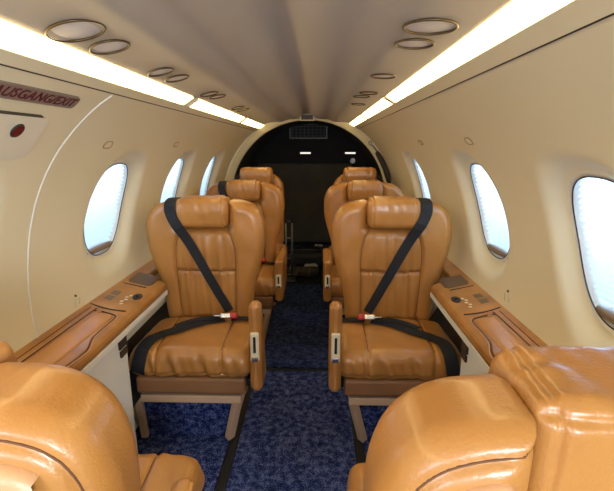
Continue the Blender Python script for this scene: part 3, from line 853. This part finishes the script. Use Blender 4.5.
def strap(name, pts, dirs, w_, m, parent, lift=.004, t=.0025):
    """webbing pulled over the seat: pts are rough points, dirs the side it is laid on from; it bridges hollows"""
    P = catmull(pts, 6); D = [d.normalized() for d in catmull(dirs, 6)]; n = len(P)
    ww = [w_[0] + (w_[1] - w_[0]) * i / (n - 1) for i in range(n)]
    def lat(i):
        tg = (P[min(i + 1, n - 1)] - P[max(i - 1, 0)]); tg = (tg - D[i] * tg.dot(D[i]))
        return tg.normalized().cross(D[i]).normalized()
    def height(i):
        sd = lat(i); best = None
        for a in (-.5, -.25, 0, .25, .5):
            q = P[i] + sd * a * ww[i]; h = BV.ray_cast(q + D[i] * .3, -D[i], .6)
            if h[0]:
                v = (h[0] - P[i]).dot(D[i])
                best = v if best is None or v > best else best
        return best
    base = [height(i) for i in range(n)]
    base = [(b if b is not None else -.02) + lift for b in base]
    hgt = list(base)
    for _ in range(30):
        hgt = [max(base[i], (hgt[max(i - 1, 0)] + 2 * hgt[i] + hgt[min(i + 1, n - 1)]) / 4) if 0 < i < n - 1 else hgt[i] for i in range(n)]
    Q = [P[i] + D[i] * hgt[i] for i in range(n)]
    L_ = [lat(i) for i in range(n)]
    V = []; Fc = []
    for i in range(n):
        tg = (Q[min(i + 1, n - 1)] - Q[max(i - 1, 0)]).normalized(); sd = (L_[i] - tg * L_[i].dot(tg)).normalized(); nn = sd.cross(tg)
        if nn.dot(D[i]) < 0: nn = -nn
        for a, b in ((-.5, 0), (0, 0), (.5, 0), (.5, 1), (0, 1.2), (-.5, 1)): V.append(Q[i] + sd * a * ww[i] + nn * b * t)
    for i in range(n - 1):
        for k in range(6): Fc.append((i * 6 + k, i * 6 + (k + 1) % 6, (i + 1) * 6 + (k + 1) % 6, (i + 1) * 6 + k))
    Fc += [tuple(range(6))[::-1], tuple((n - 1) * 6 + k for k in range(6))]
    bm = bmesh.new(); vs = [bm.verts.new(v) for v in V]
    for f in Fc: bm.faces.new([vs[i] for i in f])
    return bm_obj(name, bm, m, parent)

def surf_line(pts, d, lift=.0):
    out = []
    for p in catmull([Vector(p) for p in pts], 5):
        dd = Vector(d).normalized(); hit = BV.ray_cast(p + dd * .4, -dd, 1.0)
        if hit[0]: out.append(hit[0] + hit[1] * lift)
    return out

def make_seat(name, side, belts=True, arm_dz=0.0, rear=False, simple=False, short=False):
    """side = +1: aisle lies on local +x.  The seat faces local -y, origin on the floor."""
    t = empty(name)
    gobj('cushion', 'cush', M['leather'], t)
    bk = gobj('backrest', 'back3' if simple else 'back', M['leather'], t)
    hd = gobj('headrest', 'head3' if simple else 'head', M['leather'], t)
    if not simple:
        seams = []
        for sg in (-1, 1): seams.append(surf_line([(sg * x, 0, z) for x, z in SEAM_MAIN], (0, -1, 0)))
        seams.append(surf_line([(x, 0, .692 - .006 * math.cos(x * 12)) for x in np.linspace(-.134, .134, 7)], (0, -1, 0)))
        for c in seams: tubes('seam', [c], .0016, M['seam'], bk)
        cs = []
        for sg in (-1, 1):
            cs.append(surf_line([(sg * (.128 + .02 * max(0, -y - .1)), y, .4) for y in np.linspace(-.300, -.07, 7)], (0, 0, 1)))
        for c in cs: tubes('seam', [c], .0016, M['seam'], CUSH(t))
        bp = gobj('back_panel', 'rearpanel', M['leather_back'], t); bp['label'] = 'smooth pale beige leather panel on the rear of the backrest'
        # piping round the rear dome seam
        ringp = [p for p in full_outline(False)]
        q = []
        c0 = np.array([0, .74])
        rg = []
        pl = POLYN; n = len(pl)
        for i in range(n):
            a = pl[i - 1]; b = pl[(i + 1) % n]; tg = b - a; nn = np.array([-tg[1], tg[0]]); nn = nn / (np.linalg.norm(nn) + 1e-9)
            v = pl[i] + nn * .024
            rg.append(v)
        segs = [[], []]
        for v in rg:
            if abs(v[0]) > .116 and v[1] > .5:
                hit = BV.ray_cast(Vector((v[0], .5, v[1])), Vector((0, -1, 0)), 1)
                if hit[0]: segs[0 if v[0] > 0 else 1].append(hit[0])
        for s_ in segs:
            if len(s_) > 2: tubes('rear_seam', [s_], .0014, M['seam'], bk)
    # brown pan under the cushion
    bm = bmesh.new(); add_box(bm, Vector((0, -.143, .300)), (.450, .350, .074), .012); bm_obj('seat_pan', bm, M['skirt'], t)
    # pedestal: splayed beige frame with carpeted panels
    fr = empty('base', (0, 0, 0)); fr.parent = t; sd = side
    bm = bmesh.new()
    def bar(p, q, a, b, b2=None):
        p = Vector(p); q = Vector(q); d = (q - p); L_ = d.length; rot = d.to_track_quat('Z', 'Y').to_matrix().to_4x4()
        add_box(bm, (p + q) / 2, (a, b, L_), .004, rot)
    xi, xo = sd * .186, -sd * .232; xib, xob = sd * .136, -sd * .236
    for y, yb in ((-.288, -.250), (.10, .10)):
        bar((xi, y, .225), (xib, yb, .014), .036, .030); bar((xo, y, .225), (xob, yb, .014), .030, .030)
    bm2 = bmesh.new()
    add_box(bm, Vector(((xi + xo) / 2, -.288, .232)), (abs(xi - xo) + .036, .034, .034), .004)
    add_box(bm, Vector(((xi + xo) / 2, .10, .226)), (abs(xi - xo) + .034, .032, .030), .004)
    for x in (xi, xo): add_box(bm, Vector((x, -.094, .229)), (.032, .38, .030), .004)
    for (x,) in ((xib,), (xob,)): add_box(bm, Vector((x, -.07, .026)), (.028, .35, .024), .004)
    bm_obj('frame', bm, M['frame'], fr); bpy.data.objects.remove(fr, do_unlink=True)
    frame = [o for o in COL.objects if o.name.startswith('frame') and o.parent is None][-1]; frame.parent = t; frame.name = 'base_frame'
    bm = bmesh.new()
    for y in (-.240,):
        vs = [bm.verts.new((x, y + yo, z)) for x, z, yo in ((xi - sd * .010, .222, -.038), (xo, .222, -.038), (xob, .016, 0), (xib - sd * .010, .016, 0))]
        f = bm.faces.new(vs); r_ = bmesh.ops.extrude_face_region(bm, geom=[f])
        for v in r_['geom']:
            if isinstance(v, bmesh.types.BMVert): v.co.y += .012
    bm_obj('carpet_panel', bm, M['carpet'], frame)
    bm = bmesh.new(); 
    vs = [bm.verts.new(v) for v in ((xi, -.270, .215), (xi, .09, .215), (xib, .09, .018), (xib, -.235, .018))]
    f = bm.faces.new(vs); r_ = bmesh.ops.extrude_face_region(bm, geom=[f])
    for v in r_['geom']:
        if isinstance(v, bmesh.types.BMVert): v.co.x -= sd * .01
    bm_obj('side_panel', bm, M['frame'], frame)
    # aisle armrest
    if simple: return t
    am = gobj('armrest', 'armshort' if short else 'arm', M['leather'], t); box('armrest_bracket', (side * .236, -.25, .30), (.04, .06, .03), M['black'], t, .003); am.location = (side * (.274 if side > 0 else .264), 0, arm_dz)
    y = -.345
    pt = box('recline_control', (0, y - .002, .495), (.034, .014, .118), M['ivory'], am, .005)
    box('slot', (0, y - .010, .505), (.010, .006, .066), M['black'], pt, .002)
    box('release_button', (0, y - .011, .446), (.026, .008, .020), M['chrome'], pt, .003)
    if belts:
        o = -side
        F_ = (0, -1, 0)
        pts = [(o * .140, .10, 1.0), (o * .140, .05, 1.01), (o * .139, .0, 1.00)]; dr = [(0, .15, 1), (0, -.25, 1), (0, -.9, .8)]
        for k in range(8):
            u = k / 7; pts.append((o * .138 - o * .238 * u, 0.0, .965 - .470 * u)); dr.append(F_)
        strap('shoulder_strap', pts, dr, (.050, .042), M['belt'], t, .004)
        U_ = (0, -.15, 1)
        pts = [(-o * .090, -.050, .47), (-o * .02, -.085, .47), (o * .035, -.125, .47), (o * .08, -.170, .47), (o * .135, -.205, .46), (o * .170, -.25, .46), (o * .185, -.295, .44), (o * .195, -.325, .40), (o * .205, -.330, .365)]
        strap('lap_strap', pts, [U_, U_, U_, U_, U_, (0, -.3, 1), (0, -.9, .9), (0, -1, .25), (0, -1, .1)], (.042, .056), M['belt'], t, .006)
        pts = [(-o * .07, -.060, .48), (o * .0, -.072, .48), (o * .06, -.105, .48), (o * .10, -.150, .48)]
        strap('strap_tail', pts, [U_] * 4, (.034, .030), M['belt'], t, .014)
        pts = [(-o * .12, -.045, .48), (-o * .17, -.035, .48), (-o * .222, -.02, .48)]
        strap('buckle_strap', pts, [U_] * 3, (.034, .034), M['belt'], t, .010)
        hit = BV.ray_cast(Vector((-o * .098, -.062, 1)), Vector((0, 0, -1)))
        cz = hit[0].z + .030
        rot = Matrix.Rotation(math.radians(-28), 4, 'X')
        b = box('buckle', (-o * .108, -.062, cz), (.060, .036, .022), M['chrome'], t, .004, rot)
        box('buckle_tongue', (-o * .065, -.066, cz + .002), (.034, .024, .006), M['chrome'], b, .002, rot)
        box('buckle_button', (-o * .138, -.066, cz + .004), (.030, .038, .026), M['red'], b, .004, rot)
    return t
def CUSH(t):
    for c in t.children:
        if c.name.startswith('cushion'): return c
bpy.context.view_layer.update()

XS = .412
def place(t, x, y, rz=0): t.location = (x, y, 0); t.rotation_euler = (0, 0, rz); return t
def copy_tree(o, parent=None, skip=()):
    c = o.copy(); COL.objects.link(c)
    if parent is not None: c.parent = parent
    for ch in list(o.children):
        if any(ch.name.startswith(k) for k in skip): continue
        copy_tree(ch, c, skip)
    return c
GR = 'tan leather cabin seats'
A = place(make_seat('cabin_seat', +1, short=True), -XS - .016, 1.84)
tag(A, 'tan leather seat left of the aisle, nearest one facing us, black belt lying across it', 'seat', GR)
B = place(make_seat('cabin_seat', -1, short=True), XS + .012, 1.84)
tag(B, 'tan leather seat right of the aisle, nearest one facing us, black belt lying across it', 'seat', GR)
bpy.context.view_layer.update()
BELT = ('shoulder_strap', 'lap_strap', 'strap_tail', 'buckle', 'buckle_strap')
def relong(t):
    for c in t.children:
        if c.name.startswith('armrest') and 'bracket' not in c.name: c.data = gmesh('arm', M['leather']); c.scale.z = .68; c.location.z = .113; c.location.x *= .955
A2 = place(copy_tree(A), -XS, 2.80); tag(A2, 'second tan seat in the left row, partly hidden, black strap over its shoulder', 'seat', GR)
B2 = place(copy_tree(B, skip=BELT), XS - .01, 2.80); tag(B2, 'second tan seat in the right row, partly hidden behind the belted seat', 'seat', GR)
relong(A2); relong(B2)
# near seats, seen from behind: rotated half a turn
NY, REC = .515, math.radians(4)
N1 = place(copy_tree(A, skip=BELT), XS + .005, NY, PI); tag(N1, 'nearest tan seat on the right seen from behind, with its gathered headrest', 'seat', GR)
N2 = place(copy_tree(B, skip=BELT), -XS - .014, NY, PI + .10); tag(N2, 'nearest pale tan seat at lower left seen from behind, domed back', 'seat', GR)
relong(N1); relong(N2)
RM = Matrix.Translation((0, .04, .442)) @ Matrix.Rotation(-REC, 4, 'X') @ Matrix.Translation((0, -.04, -.46))   # backrests let down
for n_ in (N1, N2):
    for c in n_.children:
        if c.name.startswith('armrest') and 'bracket' not in c.name: c.scale.z = .60; c.location.z = .110; c.location.y = .07; c.location.x *= .95
        if c.name.startswith('cushion') or c.name.startswith('seat_pan'): c.scale.y = 1.38
        if c.name.startswith(('backrest', 'headrest', 'back_panel')): c.matrix_local = RM
A3 = make_seat('cabin_seat', +1, belts=False, simple=True); place(A3, -.405, 3.42); tag(A3, 'rearmost tan seat on the left with squared chamfered shoulders', 'seat', GR)
B3 = make_seat('cabin_seat', -1, belts=False, simple=True); place(B3, .420, 3.42); tag(B3, 'rearmost tan seat on the right with squared chamfered shoulders', 'seat', GR)
for t_, s in ((A3, -1), (B3, 1)):
    V = [Vector((s * x, y, z)) for x, y, z in ((.135, -.002, 1.03), (.175, -.006, .99), (.19, -.006, .94), (.185, -.004, .88))]
    Vv = catmull(V, 4)
    tube('shoulder_strap', Vv, .014, M['belt'], t_, 6)

# ------------------------------------------------------------------ baggage on the floor of the aft bay
def blob(name, c, hs, r, m, parent=None, seed=0, amp=.012):
    def f(X, Y, Z):
        d = rbox(X, Y, Z, (0, 0, hs[2]), hs, r)
        return d + amp * (np.sin(X * 31 + seed) * np.sin(Y * 27 + 2 * seed) * np.cos(Z * 25 + seed)) * .6
    P, Q = sculpt(f, (-hs[0] - .03, -hs[1] - .03, -.03), (hs[0] + .03, hs[1] + .03, 2 * hs[2] + .03), .012)
    P[:, 2] = np.maximum(P[:, 2], 0.0)
    o = mesh_obj(name, P, Q, m, parent); o.location = c; return o
bags = [((-.02, 4.46, .0), (.26, .20, .085), 'black duffel bag lying at the back of the baggage bay', 1),
        ((.44, 4.16, .0), (.12, .14, .09), 'small black bag slumped at right of the baggage bay', 2)]
for c, hs, lab, sd in bags:
    t = empty('duffel_bag', c); tag(t, lab, 'bag', 'bags in the aft bay')
    b = blob('bag_body', (0, 0, 0), hs, .06, M['bag'], t, sd)
    tube('carry_handle', catmull([(-hs[0] * .4, 0, 2 * hs[2] - .01), (-hs[0] * .3, -.03, 2 * hs[2] + .03), (hs[0] * .3, -.03, 2 * hs[2] + .03), (hs[0] * .4, 0, 2 * hs[2] - .01)], 5), .008, M['belt'], t)
    tube('zipper', [(x, -hs[1] * .3, 2 * hs[2] + .002) for x in np.linspace(-hs[0] * .7, hs[0] * .7, 6)], .004, M['greymetal'], t)
t = empty('equipment_pouch', (-.05, 4.02, .0)); tag(t, 'dark khaki pouch with pale straps on the floor before the bags', 'pouch')
blob('pouch_body', (0, 0, 0), (.15, .07, .04), .03, mat('dark_khaki', (.045, .035, .02), .8), t, 3, .008)
for x in (-.07, .05): tube('pouch_strap', catmull([(x, -.078, .01), (x + .01, -.06, .07), (x + .02, .0, .086), (x + .03, .06, .07)], 4), .006, M['olive'], t)
tube('handle_loop', catmull([(-.12, -.05, .06), (-.13, -.02, .10), (-.10, .0, .11), (-.07, .01, .08)], 4), .005, M['greymetal'], t)
for (x, y, z, a, lab) in ((.02, 4.16, .0, .3, 'flat white case lying beyond the khaki pouch'), (.10, 4.44, .200, -.2, 'small white card on top of the black duffel bag')):
    t = empty('white_case', (x, y, z), a); tag(t, lab, 'case')
    if z > 0: blob('case_body', (0, 0, 0), (.045, .025, .010), .008, mat('grey_card', (.35, .35, .36), .5), t, 2, .002)
    else: blob('case_body', (0, 0, 0), (.065, .04, .04), .02, mat('pale_case', (.42, .42, .42), .5), t, 2, .002)
    box('case_latch', (0, -.03, .012), (.02, .01, .008), M['black'], t, .002)
t = empty('folding_trolley', (-.185, 3.90, .0)); tag(t, 'grey folded trolley with wheel standing behind the left rear seat', 'trolley')
for x in (-.03, .03): tube('upright', [(x, 0, .05), (x, .03, .56)], .009, M['greymetal'], t)
for z in (.2, .4, .56): tube('crossbar', [(-.03, .01 + z * .05, z), (.03, .01 + z * .05, z)], .008, M['greymetal'], t)
tube('grip', catmull([(-.03, .03, .55), (-.025, .035, .62), (.025, .035, .62), (.03, .03, .55)], 5), .012, M['bag'], t)
for x in (-.05, .05):
    V, Fc = tube_mesh([(x - .012, 0, .045), (x + .012, 0, .045)], .045, 20); mesh_obj('wheel', V, Fc, M['black'], t, smooth=False)
tube('axle', [(-.05, 0, .045), (.05, 0, .045)], .006, M['greymetal'], t)
box('toe_plate', (0, -.05, .012), (.12, .12, .01), M['greymetal'], t, .003)
